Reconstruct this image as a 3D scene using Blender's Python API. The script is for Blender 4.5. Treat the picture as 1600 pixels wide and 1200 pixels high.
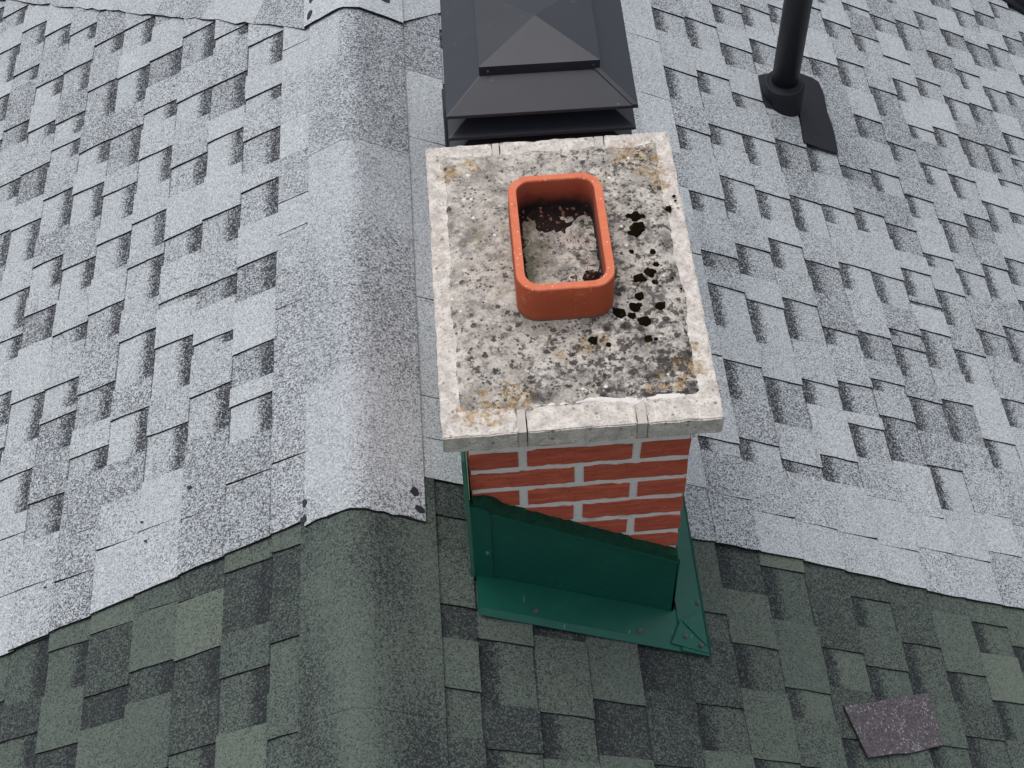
import bpy, bmesh, math, random
from mathutils import Vector, Matrix, noise

for o in list(bpy.data.objects):
    bpy.data.objects.remove(o)
SC = bpy.context.scene
COL = SC.collection
R = math.radians

# ------------------------------------------------------------------ camera
cam_d = bpy.data.cameras.new('camera')
cam_d.sensor_width = 36.0
cam_d.lens = 36.0 * 2296.9 / 1600.0
cam_d.clip_start = 0.05
cam_d.clip_end = 3000
cam = bpy.data.objects.new('camera', cam_d)
COL.objects.link(cam)
CR = Vector((0.99698783, -0.07411238, -0.02286113))
CU = Vector((0.07307807, 0.79892963, 0.59696821))
CF = Vector((0.0259783, 0.59684069, -0.8019391))
CP = Vector((-0.18665, -1.46994, 2.12023))
M = Matrix.Identity(4)
for i in range(3):
    M[i][0], M[i][1], M[i][2], M[i][3] = CR[i], CU[i], -CF[i], CP[i]
cam.matrix_world = M
SC.camera = cam

# ------------------------------------------------------------------ light
SUN_EL, SUN_DIR = R(73), Vector((-0.34, 0.30, 0))      # where the sun stands: behind and to the left
sun_az = math.atan2(SUN_DIR.x, SUN_DIR.y)              # clockwise from +Y
w = bpy.data.worlds.new('World'); SC.world = w; w.use_nodes = True
nt = w.node_tree; nt.nodes.clear()
sky = nt.nodes.new('ShaderNodeTexSky'); sky.sky_type = 'NISHITA'; sky.sun_disc = False
sky.sun_elevation = SUN_EL; sky.sun_rotation = sun_az
sky.air_density = 1.0; sky.dust_density = 4.0; sky.ozone_density = 1.0
hsv = nt.nodes.new('ShaderNodeHueSaturation'); hsv.inputs['Saturation'].default_value = 0.32   # thin cloud veil
bg = nt.nodes.new('ShaderNodeBackground'); bg.inputs['Strength'].default_value = 0.15
wo = nt.nodes.new('ShaderNodeOutputWorld')
nt.links.new(sky.outputs[0], hsv.inputs['Color']); nt.links.new(hsv.outputs[0], bg.inputs[0]); nt.links.new(bg.outputs[0], wo.inputs[0])
sd = bpy.data.lights.new('sun', 'SUN'); sd.energy = 0.85; sd.angle = R(45); sd.color = (1.0, 0.96, 0.91)
sun = bpy.data.objects.new('sun', sd); COL.objects.link(sun)
sv = Vector((SUN_DIR.x, SUN_DIR.y, 0)).normalized() * math.cos(SUN_EL) + Vector((0, 0, math.sin(SUN_EL)))
sun.rotation_euler = sv.to_track_quat('Z', 'Y').to_euler()
SC.view_settings.view_transform = 'Standard'
SC.view_settings.look = 'None'
SC.view_settings.gamma = 1.0
SC.view_settings.use_curve_mapping = False
SC.view_settings.exposure = 0.04

SC.cycles.max_bounces = 5; SC.cycles.diffuse_bounces = 3; SC.cycles.glossy_bounces = 2

# ------------------------------------------------------------------ node helper
def srgb(r, g, b):
    f = lambda c: (c / 255 / 12.92) if c / 255 <= 0.04045 else ((c / 255 + 0.055) / 1.055) ** 2.4
    return (f(r), f(g), f(b), 1.0)

class NT:
    def __init__(s, name):
        s.m = bpy.data.materials.new(name); s.m.use_nodes = True
        s.t = s.m.node_tree; s.t.nodes.clear()
        s.out = s.t.nodes.new('ShaderNodeOutputMaterial')
        s.b = s.t.nodes.new('ShaderNodeBsdfPrincipled')
        s.t.links.new(s.b.outputs[0], s.out.inputs[0])
        s._pos = None
    def n(s, typ, **kw):
        x = s.t.nodes.new(typ)
        for k, v in kw.items(): setattr(x, k, v)
        return x
    def link(s, a, b): s.t.links.new(a, b)
    def put(s, sock, v):
        if isinstance(v, (int, float)): sock.default_value = v
        elif isinstance(v, tuple): sock.default_value = v
        else: s.link(v, sock)
    @property
    def pos(s):
        if s._pos is None: s._pos = s.n('ShaderNodeNewGeometry').outputs['Position']
        return s._pos
    def math(s, op, a, b=0.0, c=0.0, clamp=False):
        x = s.n('ShaderNodeMath', operation=op); x.use_clamp = clamp
        s.put(x.inputs[0], a); s.put(x.inputs[1], b); s.put(x.inputs[2], c)
        return x.outputs[0]
    def step(s, v, lo, hi, a=0.0, b=1.0):
        x = s.n('ShaderNodeMapRange', interpolation_type='SMOOTHSTEP')
        s.put(x.inputs['Value'], v); s.put(x.inputs['From Min'], lo); s.put(x.inputs['From Max'], hi)
        s.put(x.inputs['To Min'], a); s.put(x.inputs['To Max'], b)
        return x.outputs[0]
    def noise(s, scale, detail=3.0, rough=0.55, off=None, dist=0.0):
        x = s.n('ShaderNodeTexNoise'); x.inputs['Scale'].default_value = scale
        x.inputs['Detail'].default_value = detail; x.inputs['Roughness'].default_value = rough
        x.inputs['Distortion'].default_value = dist
        p = s.pos
        if off:
            a = s.n('ShaderNodeVectorMath', operation='ADD'); s.link(p, a.inputs[0]); a.inputs[1].default_value = off; p = a.outputs[0]
        s.link(p, x.inputs['Vector'])
        return x.outputs['Fac']
    def vor(s, scale, feature='F1', rnd=1.0, off=None):
        x = s.n('ShaderNodeTexVoronoi', feature=feature); x.inputs['Scale'].default_value = scale
        x.inputs['Randomness'].default_value = rnd
        p = s.pos
        if off:
            a = s.n('ShaderNodeVectorMath', operation='ADD'); s.link(p, a.inputs[0]); a.inputs[1].default_value = off; p = a.outputs[0]
        s.link(p, x.inputs['Vector'])
        return x
    def mix(s, f, a, b, typ='MIX'):
        x = s.n('ShaderNodeMix', data_type='RGBA', blend_type=typ)
        s.put(x.inputs[0], f); s.put(x.inputs[6], a); s.put(x.inputs[7], b)
        return x.outputs[2]
    def sep(s, c):
        x = s.n('ShaderNodeSeparateColor'); s.link(c, x.inputs[0]); return x.outputs
    def bump(s, h, strength=0.4, dist=0.002):
        x = s.n('ShaderNodeBump'); x.inputs['Strength'].default_value = strength
        x.inputs['Distance'].default_value = dist; s.put(x.inputs['Height'], h)
        s.link(x.outputs[0], s.b.inputs['Normal'])
    def fin(s, color, rough=0.9, metal=0.0, spec=None):
        s.put(s.b.inputs['Base Color'], color); s.put(s.b.inputs['Roughness'], rough)
        s.b.inputs['Metallic'].default_value = metal
        if spec is not None: s.b.inputs['Specular IOR Level'].default_value = spec
        return s.m

# ------------------------------------------------------------------ materials
def shingle_mat(name, light, pale, dark, bandc, jitter):
    k = NT(name)
    at = k.n('ShaderNodeAttribute', attribute_name='tone')
    tr, tg, tb = k.sep(at.outputs['Color'])[:3]
    uv = k.n('ShaderNodeUVMap', uv_map='lay')
    sx = k.n('ShaderNodeSeparateXYZ'); k.link(uv.outputs[0], sx.inputs[0])
    v = k.vor(330.0); cr, cg, cb = k.sep(v.outputs['Color'])[:3]
    v2 = k.vor(500.0, off=(0.3, 0.7, 0.1)); dr, dg, db = k.sep(v2.outputs['Color'])[:3]
    big = k.noise(9.0, 3.0); mid = k.noise(55.0, 2.0)
    # share of dark granules: by shingle, drifting slowly, plus the printed band under the course above
    p = k.math('ADD', tr, k.math('MULTIPLY', k.math('SUBTRACT', big, 0.5), 0.20))
    p = k.math('ADD', p, k.math('MULTIPLY', k.math('SUBTRACT', mid, 0.5), 0.12))
    edge = k.math('ADD', sx.outputs[0], k.math('MULTIPLY', k.math('SUBTRACT', mid, 0.5), 0.02))
    band = k.math('MULTIPLY', k.step(edge, 0.066, 0.024), tb)
    p2 = k.math('ADD', k.math('MULTIPLY', p, k.math('SUBTRACT', 1.0, band)), k.math('MULTIPLY', band, 0.80))
    joint = k.step(sx.outputs[0], 0.0085, 0.0010)                       # contact shadow under the butt of the course above, put into the granules
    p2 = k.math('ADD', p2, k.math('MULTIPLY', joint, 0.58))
    p2 = k.math('MINIMUM', p2, 0.88)
    mixr = k.math('ADD', k.math('MULTIPLY', cr, 0.72), k.math('MULTIPLY', dr, 0.28))
    f = k.step(mixr, k.math('SUBTRACT', p2, 0.30), k.math('ADD', p2, 0.30))
    lite = k.mix(tg, light, pale)
    lite = k.mix(k.math('MULTIPLY', k.step(cg, 0.45, 0.9), jitter * 1.25), lite, tuple(min(1, c * 1.55) for c in light[:3]) + (1,))
    lite = k.mix(k.math('MULTIPLY', k.step(dg, 0.50, 0.85), jitter * 1.3), lite, tuple(c * 0.48 for c in light[:3]) + (1,))
    drk = k.mix(band, dark, bandc)
    drk = k.mix(k.math('MULTIPLY', cb, 0.45), drk, tuple(c * 0.35 for c in dark[:3]) + (1,))
    col = k.mix(f, drk, lite)
    return k.fin(col, 0.92, spec=0.25)

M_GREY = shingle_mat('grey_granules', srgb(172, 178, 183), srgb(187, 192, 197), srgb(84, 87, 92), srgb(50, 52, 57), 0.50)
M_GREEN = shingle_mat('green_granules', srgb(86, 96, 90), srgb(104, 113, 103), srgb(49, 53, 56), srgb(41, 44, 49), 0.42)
M_SCRAP = None
k = NT('asphalt_edge'); n1 = k.noise(220, 2)
M_EDGE = k.fin(k.mix(n1, srgb(22, 22, 25), srgb(50, 50, 54)), 0.95, spec=0.2)
k = NT('tar'); n1 = k.noise(120, 2); k.bump(n1, 0.4, 0.002)
M_TAR = k.fin(k.mix(n1, srgb(30, 31, 38), srgb(52, 54, 62)), 0.6, spec=0.3)
k = NT('roof_felt'); M_FELT = k.fin(k.mix(k.noise(30, 2), srgb(40, 42, 44), srgb(56, 58, 60)), 0.95)

k = NT('purple_granules')
v = k.vor(300); cr, cg, cb = k.sep(v.outputs['Color'])[:3]
c = k.mix(k.step(cr, 0.2, 0.9), srgb(66, 61, 66), srgb(94, 89, 94))
pt = k.noise(28, 2)
c = k.mix(k.step(cg, k.math('SUBTRACT', 1.28, k.math('MULTIPLY', pt, 0.72)), k.math('SUBTRACT', 1.32, k.math('MULTIPLY', pt, 0.72))), c, srgb(138, 136, 142))
k.bump(v.outputs['Distance'], 0.4, 0.0012)
M_SCRAP = k.fin(c, 0.8)

k = NT('black_painted_metal')
n1 = k.noise(14, 4, 0.6); n2 = k.noise(160, 2)
c = k.mix(n1, srgb(36, 39, 47), srgb(48, 51, 60))
c = k.mix(k.step(k.noise(36, 4, 0.65, off=(3, 1, 2)), 0.66, 0.78), c, srgb(98, 101, 107))     # dust marks
k.bump(k.noise(5, 2), 0.12, 0.01)
M_VENT = k.fin(c, k.math('ADD', 0.30, k.math('MULTIPLY', n2, 0.14)), spec=0.5)
k = NT('black_plastic_pipe')
M_PIPE = k.fin(k.mix(k.noise(22, 3), srgb(24, 26, 31), srgb(36, 38, 44)), 0.45, spec=0.3)
k = NT('black_rubber')
k.bump(k.noise(18, 3), 0.3, 0.004)
M_RUB = k.fin(k.mix(k.noise(40, 3), srgb(27, 29, 36), srgb(38, 40, 49)), 0.62, spec=0.3)

k = NT('red_brick')
at = k.n('ShaderNodeAttribute', attribute_name='tone'); tr, tg, tb = k.sep(at.outputs['Color'])[:3]
wv = k.n('ShaderNodeMapping'); k.link(k.pos, wv.inputs[0]); wv.inputs['Scale'].default_value = (18, 18, 120)
nn = k.n('ShaderNodeTexNoise'); nn.inputs['Scale'].default_value = 1.0; nn.inputs['Detail'].default_value = 4; k.link(wv.outputs[0], nn.inputs['Vector'])
str_ = nn.outputs['Fac']
c = k.mix(k.step(str_, 0.15, 0.85), srgb(168, 74, 54), srgb(224, 112, 84))
c = k.mix(k.math('MULTIPLY', tr, 0.40), c, srgb(166, 76, 60))
c = k.mix(k.step(k.noise(230, 2), 0.62, 0.75), c, srgb(96, 46, 40))
c = k.mix(k.math('MULTIPLY', k.step(k.noise(60, 3, off=(5, 5, 5)), 0.68, 0.8), 0.5), c, srgb(205, 160, 145))
k.bump(k.math('ADD', str_, k.math('MULTIPLY', k.noise(200, 2), 0.5)), 0.6, 0.003)
M_BRICK = k.fin(c, 0.9)
k = NT('mortar')
c = k.mix(k.noise(70, 4), srgb(214, 212, 209), srgb(240, 238, 235))
c = k.mix(k.step(k.noise(20, 3, off=(7, 0, 0)), 0.55, 0.75), c, srgb(190, 192, 196))
k.bump(k.noise(180, 3), 0.5, 0.002)
M_MORT = k.fin(c, 0.95)

def pitted(kk, base):
    v = kk.vor(150, off=(2, 3, 1)); r = kk.sep(v.outputs['Color'])[0]
    spot = kk.math('MULTIPLY', kk.step(r, 0.80, 0.86), kk.step(v.outputs['Distance'], 0.42, 0.22))
    c = kk.mix(kk.math('MULTIPLY', spot, 0.6), base, srgb(120, 112, 108))
    return kk.mix(kk.math('MULTIPLY', kk.step(kk.noise(420, 1), 0.62, 0.72), 0.4), c, srgb(150, 140, 134))

OCHRE = [(-0.165, 0.055, 0.055), (-0.115, 0.075, 0.05), (-0.205, 0.045, 0.035), (0.165, 0.085, 0.05), (0.205, 0.115, 0.045), (0.135, 0.065, 0.03),
         (0.165, 0.665, 0.06), (0.205, 0.62, 0.05), (0.215, 0.57, 0.03), (-0.205, 0.645, 0.035), (-0.16, 0.66, 0.03),
         (0.02, 0.175, 0.03), (0.055, 0.19, 0.02), (-0.02, 0.16, 0.02), (0.22, 0.16, 0.02)]
def ochre_mask(kk):
    tot = None
    for (x, y, r) in OCHRE:
        d = kk.n('ShaderNodeVectorMath', operation='DISTANCE'); kk.link(kk.pos, d.inputs[0]); d.inputs[1].default_value = (x, y, 0.004)
        m = kk.step(d.outputs['Value'], r * 1.55, r * 0.4)
        tot = m if tot is None else kk.math('MAXIMUM', tot, m)
    return tot
def lichen(kk, c, amount=1.0):
    m = ochre_mask(kk)
    n_ = kk.noise(62, 5, 0.65, off=(0, 4, 2))
    thr = kk.math('SUBTRACT', 0.88, kk.math('MULTIPLY', m, 0.46))
    f = kk.math('MULTIPLY', kk.step(n_, thr, kk.math('ADD', thr, 0.10)), kk.step(kk.noise(85, 4, 0.7, off=(3, 9, 1)), 0.36, 0.56, 0.15, 1.0))
    oc = kk.mix(kk.step(kk.noise(120, 4, 0.7), 0.35, 0.65), srgb(112, 84, 40), srgb(186, 158, 112))
    oc = kk.mix(kk.step(kk.noise(95, 2, off=(9, 9, 9)), 0.6, 0.7), oc, srgb(78, 66, 52))
    return kk.mix(kk.math('MULTIPLY', f, 0.85 * amount), c, oc)

k = NT('pale_cast_stone')
c = k.mix(k.step(k.noise(40, 5, 0.65), 0.3, 0.7), srgb(178, 171, 164), srgb(222, 215, 208))
c = pitted(k, c)
v = k.vor(260, off=(7, 1, 4)); r = k.sep(v.outputs['Color'])[0]
c = k.mix(k.math('MULTIPLY', k.step(r, 0.60, 1.0), 0.42), c, srgb(140, 128, 122))
v = k.vor(75, off=(3, 1, 4)); r = k.sep(v.outputs['Color'])[0]
c = k.mix(k.math('MULTIPLY', k.math('MULTIPLY', k.step(r, 0.86, 0.88), k.step(v.outputs['Distance'], 0.36, 0.2)), 0.7), c, srgb(104, 94, 88))
c = lichen(k, c, 0.9)
st = k.noise(33, 6, 0.7, off=(1, 8, 3))
c = k.mix(k.math('MULTIPLY', k.step(st, 0.58, 0.72), 0.55), c, srgb(142, 134, 130))
k.bump(k.math('ADD', k.noise(90, 4), k.math('MULTIPLY', k.noise(350, 2), 0.5)), 0.45, 0.003)
M_STONE = k.fin(c, 0.92)

def crown(name, greener=False):
    k = NT(name)
    c = k.mix(k.step(k.noise(20, 6, 0.62), 0.34, 0.66), srgb(122, 118, 113), srgb(202, 196, 188))
    c = k.mix(k.math('MULTIPLY', k.step(k.noise(9, 3, 0.6, off=(3, 3, 0)), 0.45, 0.62), 0.5), c, srgb(190, 182, 174))
    c = k.mix(k.math('MULTIPLY', k.step(k.noise(70, 5, 0.7, off=(4, 0, 1)), 0.48, 0.66), 0.75), c, srgb(108, 102, 99))
    c = k.mix(k.math('MULTIPLY', k.step(k.noise(46, 5, 0.65, off=(0, 2, 7)), 0.56, 0.66), 0.7), c, srgb(214, 208, 198))
    c = k.mix(k.math('MULTIPLY', k.step(k.noise(18, 3, 0.6, off=(6, 1, 7)), 0.55, 0.68), 0.4), c, srgb(156, 150, 118) if not greener else srgb(104, 106, 72))
    if greener:
        sg = k.n('ShaderNodeSeparateXYZ'); k.link(k.pos, sg.inputs[0])
        c = k.mix(k.math('MULTIPLY', k.step(k.math('ADD', sg.outputs[0], k.math('MULTIPLY', k.math('SUBTRACT', k.noise(30, 4), 0.5), 0.08)), -0.005, -0.07), 0.75), c, srgb(92, 92, 62))
    gv = k.vor(240, off=(8, 8, 1)); gr, gg, gb = k.sep(gv.outputs['Color'])[:3]
    c = k.mix(k.math('MULTIPLY', k.step(gr, 0.55, 1.0), 0.30), c, srgb(92, 86, 82))
    c = k.mix(k.math('MULTIPLY', k.step(gg, 0.62, 1.0), 0.22), c, srgb(222, 216, 208))
    if not greener: c = lichen(k, c)
    # grey-black lichen blots and black specks, denser on the right and front
    sp = k.n('ShaderNodeSeparateXYZ'); k.link(k.pos, sp.inputs[0])
    dens = k.math('ADD', k.step(sp.outputs[0], -0.20, 0.16, 0.0, 0.07), k.step(sp.outputs[1], 0.5, 0.1, 0.0, 0.045))
    b1 = k.noise(34, 6, 0.68, off=(2, 5, 1))
    t1 = k.math('SUBTRACT', 0.605, dens)
    c = k.mix(k.math('MULTIPLY', k.step(b1, t1, k.math('ADD', t1, 0.10)), 0.78), c, srgb(58, 55, 56))
    b2 = k.noise(58, 6, 0.72, off=(12, 5, 1)); t2 = k.math('SUBTRACT', 0.625, dens)
    c = k.mix(k.math('MULTIPLY', k.step(b2, t2, k.math('ADD', t2, 0.03)), 0.85), c, srgb(48, 44, 44))
    v = k.vor(62, off=(1, 1, 0)); r = k.sep(v.outputs['Color'])[0]
    sz = k.step(r, 0.74, 1.0, 0.0, 0.42)
    f = k.math('MULTIPLY', k.step(k.math('ADD', v.outputs['Distance'], k.math('MULTIPLY', k.math('SUBTRACT', k.noise(150, 4, 0.7), 0.5), 1.3)), k.math('ADD', sz, 0.08), k.math('SUBTRACT', sz, 0.06)), k.step(r, 0.72, 0.74))
    f = k.math('MULTIPLY', f, k.step(k.math('ADD', k.noise(14, 2, off=(8, 3, 3)), k.math('MULTIPLY', dens, 2.0)), 0.50, 0.60))
    c = k.mix(k.math('MULTIPLY', f, 0.88), c, srgb(40, 37, 35))
    v = k.vor(150, off=(4, 6, 0)); r = k.sep(v.outputs['Color'])[2]
    f = k.math('MULTIPLY', k.step(r, 0.78, 0.82), k.step(k.math('ADD', v.outputs['Distance'], k.math('MULTIPLY', k.math('SUBTRACT', k.noise(300, 3, 0.7), 0.5), 0.8)), 0.48, 0.25))
    f = k.math('MULTIPLY', f, k.step(k.noise(20, 3, off=(1, 13, 3)), 0.42, 0.58))
    c = k.mix(k.math('MULTIPLY', f, 0.88), c, srgb(46, 42, 40))
    v = k.vor(60, off=(5, 2, 3)); r = k.sep(v.outputs['Color'])[1]
    f = k.math('MULTIPLY', k.step(r, 0.93, 0.95), k.step(v.outputs['Distance'], 0.26, 0.16))
    c = k.mix(k.math('MULTIPLY', f, 0.8), c, srgb(232, 230, 226))
    k.bump(k.math('ADD', k.noise(60, 5), k.math('MULTIPLY', k.noise(260, 3), 0.6)), 0.6, 0.006)
    return k.fin(c, 0.95)
M_CROWN = crown('weathered_crown_mortar')
M_FLOOR = crown('flue_floor_mortar', True)
k = NT('white_grout')
M_GROUT = k.fin(k.mix(k.noise(60, 4), srgb(205, 200, 196), srgb(236, 233, 230)), 0.95)
k = NT('joint_mortar')
c = k.mix(k.noise(50, 4), srgb(168, 162, 156), srgb(204, 197, 190)); k.bump(k.noise(150, 3), 0.5, 0.002)
M_JOINT = k.fin(pitted(k, c), 0.95)

k = NT('terracotta')
zz = k.n('ShaderNodeSeparateXYZ'); k.link(k.pos, zz.inputs[0])
c = k.mix(k.noise(12, 4), srgb(156, 66, 36), srgb(176, 82, 48))
c = k.mix(k.step(k.math('ADD', zz.outputs[2], k.math('MULTIPLY', k.math('SUBTRACT', k.noise(80, 2), 0.5), 0.003)), 0.0915, 0.0938), c, k.mix(k.noise(40, 4), srgb(198, 98, 66), srgb(218, 128, 96)))
v = k.vor(190); r = k.sep(v.outputs['Color'])[0]
c = k.mix(k.math('MULTIPLY', k.math('MULTIPLY', k.step(r, 0.90, 0.93), k.step(v.outputs['Distance'], 0.4, 0.2)), k.step(zz.outputs[2], 0.080, 0.094, 0.12, 0.75)), c, srgb(238, 205, 182))
c = k.mix(k.math('MULTIPLY', k.step(k.noise(90, 3), 0.6, 0.75), 0.35), c, srgb(150, 70, 50))
c = k.mix(k.math('MULTIPLY', k.step(k.noise(22, 5, 0.65, off=(2, 2, 8)), 0.55, 0.72), 0.35), c, srgb(206, 150, 124))
c = k.mix(k.math('MULTIPLY', k.step(k.math('ADD', zz.outputs[2], k.math('MULTIPLY', k.math('SUBTRACT', k.noise(70, 4, 0.7), 0.5), 0.03)), 0.022, 0.004), 0.7), c, srgb(96, 84, 66))
k.bump(k.noise(140, 4), 0.5, 0.002)
M_TERRA = k.fin(c, 0.85)
k = NT('moss'); c = k.mix(k.noise(150, 3), srgb(12, 11, 8), srgb(34, 29, 17)); c = k.mix(k.step(k.noise(40, 2), 0.58, 0.74), c, srgb(50, 42, 22)); k.bump(k.noise(320, 3), 1.0, 0.003)
M_MOSS = k.fin(c, 1.0, spec=0.0)
k = NT('soil'); k.bump(k.noise(150, 4), 1.0, 0.004)
v = k.vor(160); r = k.sep(v.outputs['Color'])[0]
c = k.mix(k.noise(90, 4), srgb(24, 20, 20), srgb(52, 44, 44))
M_SOIL = k.fin(k.mix(k.math('MULTIPLY', k.step(r, 0.9, 0.93), 0.7), c, srgb(150, 110, 92)), 1.0, spec=0.1)

k = NT('green_painted_metal')
n1 = k.noise(9, 4)
c = k.mix(n1, srgb(10, 74, 62), srgb(18, 90, 76))
c = k.mix(k.math('MULTIPLY', k.step(k.noise(26, 5, 0.7), 0.56, 0.72), 0.35), c, srgb(40, 100, 88))
wv = k.n('ShaderNodeMapping'); k.link(k.pos, wv.inputs[0]); wv.inputs['Scale'].default_value = (160, 30, 30)
nn = k.n('ShaderNodeTexNoise'); nn.inputs['Scale'].default_value = 1.0; nn.inputs['Detail'].default_value = 3; k.link(wv.outputs[0], nn.inputs['Vector'])
c = k.mix(k.math('MULTIPLY', k.step(nn.outputs['Fac'], 0.70, 0.76), 0.5), c, srgb(140, 180, 168))
k.bump(k.noise(12, 2), 0.25, 0.006)
M_GMET = k.fin(c, k.math('ADD', 0.28, k.math('MULTIPLY', k.noise(30, 4), 0.25)), spec=0.5)
k = NT('green_lit_metal')
M_GLIT = k.fin(k.mix(k.noise(40, 4), srgb(36, 92, 76), srgb(84, 132, 112)), 0.6)  # paler copy of the green: light on the panel's edge painted in
k = NT('green_sealant'); k.bump(k.noise(90, 3), 0.8, 0.004)
M_SEAL = k.fin(k.mix(k.noise(45, 4), srgb(10, 46, 38), srgb(24, 74, 54)), 0.75, spec=0.2)
k = NT('screw_metal'); M_SCREW = k.fin(k.mix(k.noise(300, 2), srgb(78, 66, 72), srgb(128, 116, 118)), 0.5, 0.4)
k = NT('lawn'); M_LAWN = k.fin(k.mix(k.noise(3, 5), (0.035, 0.06, 0.02, 1), (0.07, 0.10, 0.035, 1)), 1.0)
k = NT('siding'); M_SIDE = k.fin(k.mix(k.noise(4, 3), srgb(176, 174, 168), srgb(188, 186, 180)), 0.8)

# ------------------------------------------------------------------ object helpers
def tag(o, label=None, cat=None, group=None, kind=None):
    if label: o['label'] = label
    if cat: o['category'] = cat
    if group: o['group'] = group
    if kind: o['kind'] = kind
    return o
def link(name, me, parent=None):
    o = bpy.data.objects.new(name, me); COL.objects.link(o)
    if parent: o.parent = parent; o.matrix_parent_inverse = parent.matrix_basis.inverted()
    return o
def empty(name, loc):
    o = bpy.data.objects.new(name, None); o.location = loc; o.empty_display_size = 0.1; COL.objects.link(o)
    return o
def mesh(name, V, F, mats, parent=None, fm=None, smooth=False):
    me = bpy.data.meshes.new(name); me.from_pydata([tuple(v) for v in V], [], F); me.update()
    for m in (mats if isinstance(mats, (list, tuple)) else [mats]): me.materials.append(m)
    if fm:
        for p, i in zip(me.polygons, fm): p.material_index = i
    if smooth:
        for p in me.polygons: p.use_smooth = True
    return link(name, me, parent)
def bm_obj(name, bm, mat, parent=None, smooth=False, bevel=0.0, segs=2):
    if bevel:
        bmesh.ops.bevel(bm, geom=list(bm.edges), offset=bevel, segments=segs, affect='EDGES', clamp_overlap=True)
    bmesh.ops.recalc_face_normals(bm, faces=bm.faces)
    me = bpy.data.meshes.new(name); bm.to_mesh(me); bm.free(); me.materials.append(mat)
    if smooth:
        for p in me.polygons: p.use_smooth = True
    return link(name, me, parent)
def hexa(bm, pts):
    v = [bm.verts.new(p) for p in pts]
    for f in ((3, 2, 1, 0), (4, 5, 6, 7), (0, 1, 5, 4), (1, 2, 6, 5), (2, 3, 7, 6), (3, 0, 4, 7)):
        bm.faces.new([v[i] for i in f])
    return v
def box(bm, x0, x1, y0, y1, z0, z1):
    return hexa(bm, [(x0, y0, z0), (x1, y0, z0), (x1, y1, z0), (x0, y1, z0), (x0, y0, z1), (x1, y0, z1), (x1, y1, z1), (x0, y1, z1)])
def cyl(bm, c, r0, r1, h, n=32, axis=Vector((0, 0, 1)), cap=True):
    q = axis.to_track_quat('Z', 'Y'); c = Vector(c)
    a = [bm.verts.new(c + q @ Vector((r0 * math.cos(2 * math.pi * i / n), r0 * math.sin(2 * math.pi * i / n), 0))) for i in range(n)]
    b = [bm.verts.new(c + q @ Vector((r1 * math.cos(2 * math.pi * i / n), r1 * math.sin(2 * math.pi * i / n), h))) for i in range(n)]
    for i in range(n): bm.faces.new((a[i], a[(i + 1) % n], b[(i + 1) % n], b[i]))
    if cap: bm.faces.new(a[::-1]); bm.faces.new(b)

# ------------------------------------------------------------------ roof frame
TH = R(29); ST, CT = math.sin(TH), math.cos(TH)
XR, ZR = -0.4465, -0.4274
def rp(side, u, y, h=0.0):
    return Vector((XR + side * (u * CT + h * ST), y, ZR - u * ST + h * CT))
def uR(k): return 0.258 + 0.128 * k - 0.0005 * max(0, k - 11) ** 2
def uL(k): return 0.203 + 0.1235 * k - 0.0009 * max(0, k - 4) ** 2
def uLx(k): return uL(k) if k <= 10 else uL(10) + 0.118 * (k - 10)
def uRx(k): return uR(k) if k <= 21 else uR(21) + 0.118 * (k - 21)
def in_view(P):
    d = Vector(P) - CP; z = d.dot(CF)
    if z < 0.05: return None
    return (800 + 2296.9 * d.dot(CR) / z, 600 - 2296.9 * d.dot(CU) / z)

def piece_geo(side, u0, u1, y0, y1, ha, hb, th, rng, rag=0.0012, lead=0.014, uk=None, rag_near=None, skew=0.0, cut=None):
    """one shingle tab: outline on the slope, top face + cut edges. returns verts, faces, slots, uv"""
    rn = rag if rag_near is None else rag_near
    ua = u0 - lead
    hh = lambda u: ha + (hb - ha) * (u - u0) / (u1 - u0)
    P = []
    nn_ = 4
    for i in range(nn_ + 1):                       # near edge, walking downslope
        t = i / nn_
        if cut:
            uu_ = ua + (u1 - ua) * t; P.append((uu_, cut(uu_))); continue
        P.append((ua + (u1 - ua) * t, y0 + skew * t + (rng.uniform(-rn, rn) if 0 < i else 0)))
    m = max(2, min(6, int((y1 - y0) / 0.04)))
    for i in range(1, m):                          # butt edge
        P.append((u1 + rng.uniform(-rag, rag), y0 + (y1 - y0) * i / m))
    for i in range(3):                             # far edge
        t = 1 - i / 2; P.append((ua + (u1 - ua) * t, y1 + skew * t + rng.uniform(-rag, rag) * (t > 0)))
    n = len(P)
    V = [rp(side, u, y, hh(u)) for u, y in P] + [rp(side, u, y, hh(u) - th) for u, y in P]
    top = list(range(n)); F = [top if side > 0 else top[::-1]]; S = [0]
    for i in range(n):
        j = (i + 1) % n
        f = (i, i + n, j + n, j); F.append(f if side > 0 else f[::-1]); S.append(1)
    uk = u0 if uk is None else uk
    UV = [(u - uk, min(y - y0, y1 - y) + 0.006) for u, y in P] * 2
    return V, F, S, UV
def piece_mesh(name, geos, mats):
    V, F, S, UV, T = [], [], [], [], []
    for (v, f, s, uv), tone in geos:
        b = len(V); V += v; F += [tuple(i + b for i in ff) for ff in f]; S += s; UV += uv; T += [tone] * len(v)
    me = bpy.data.meshes.new(name); me.from_pydata([tuple(v) for v in V], [], F); me.update()
    for m in mats: me.materials.append(m)
    me.polygons.foreach_set('material_index', S)
    l = me.uv_layers.new(name='lay')
    vi = [0] * len(me.loops); me.loops.foreach_get('vertex_index', vi)
    flat = []
    for i in vi: flat += [UV[i][0], UV[i][1]]
    l.data.foreach_set('uv', flat)
    a = me.attributes.new('tone', 'FLOAT_COLOR', 'POINT')
    flat = []
    for t in T: flat += [t[0], t[1], t[2], 1.0]
    a.data.foreach_set('color', flat)
    return me

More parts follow.
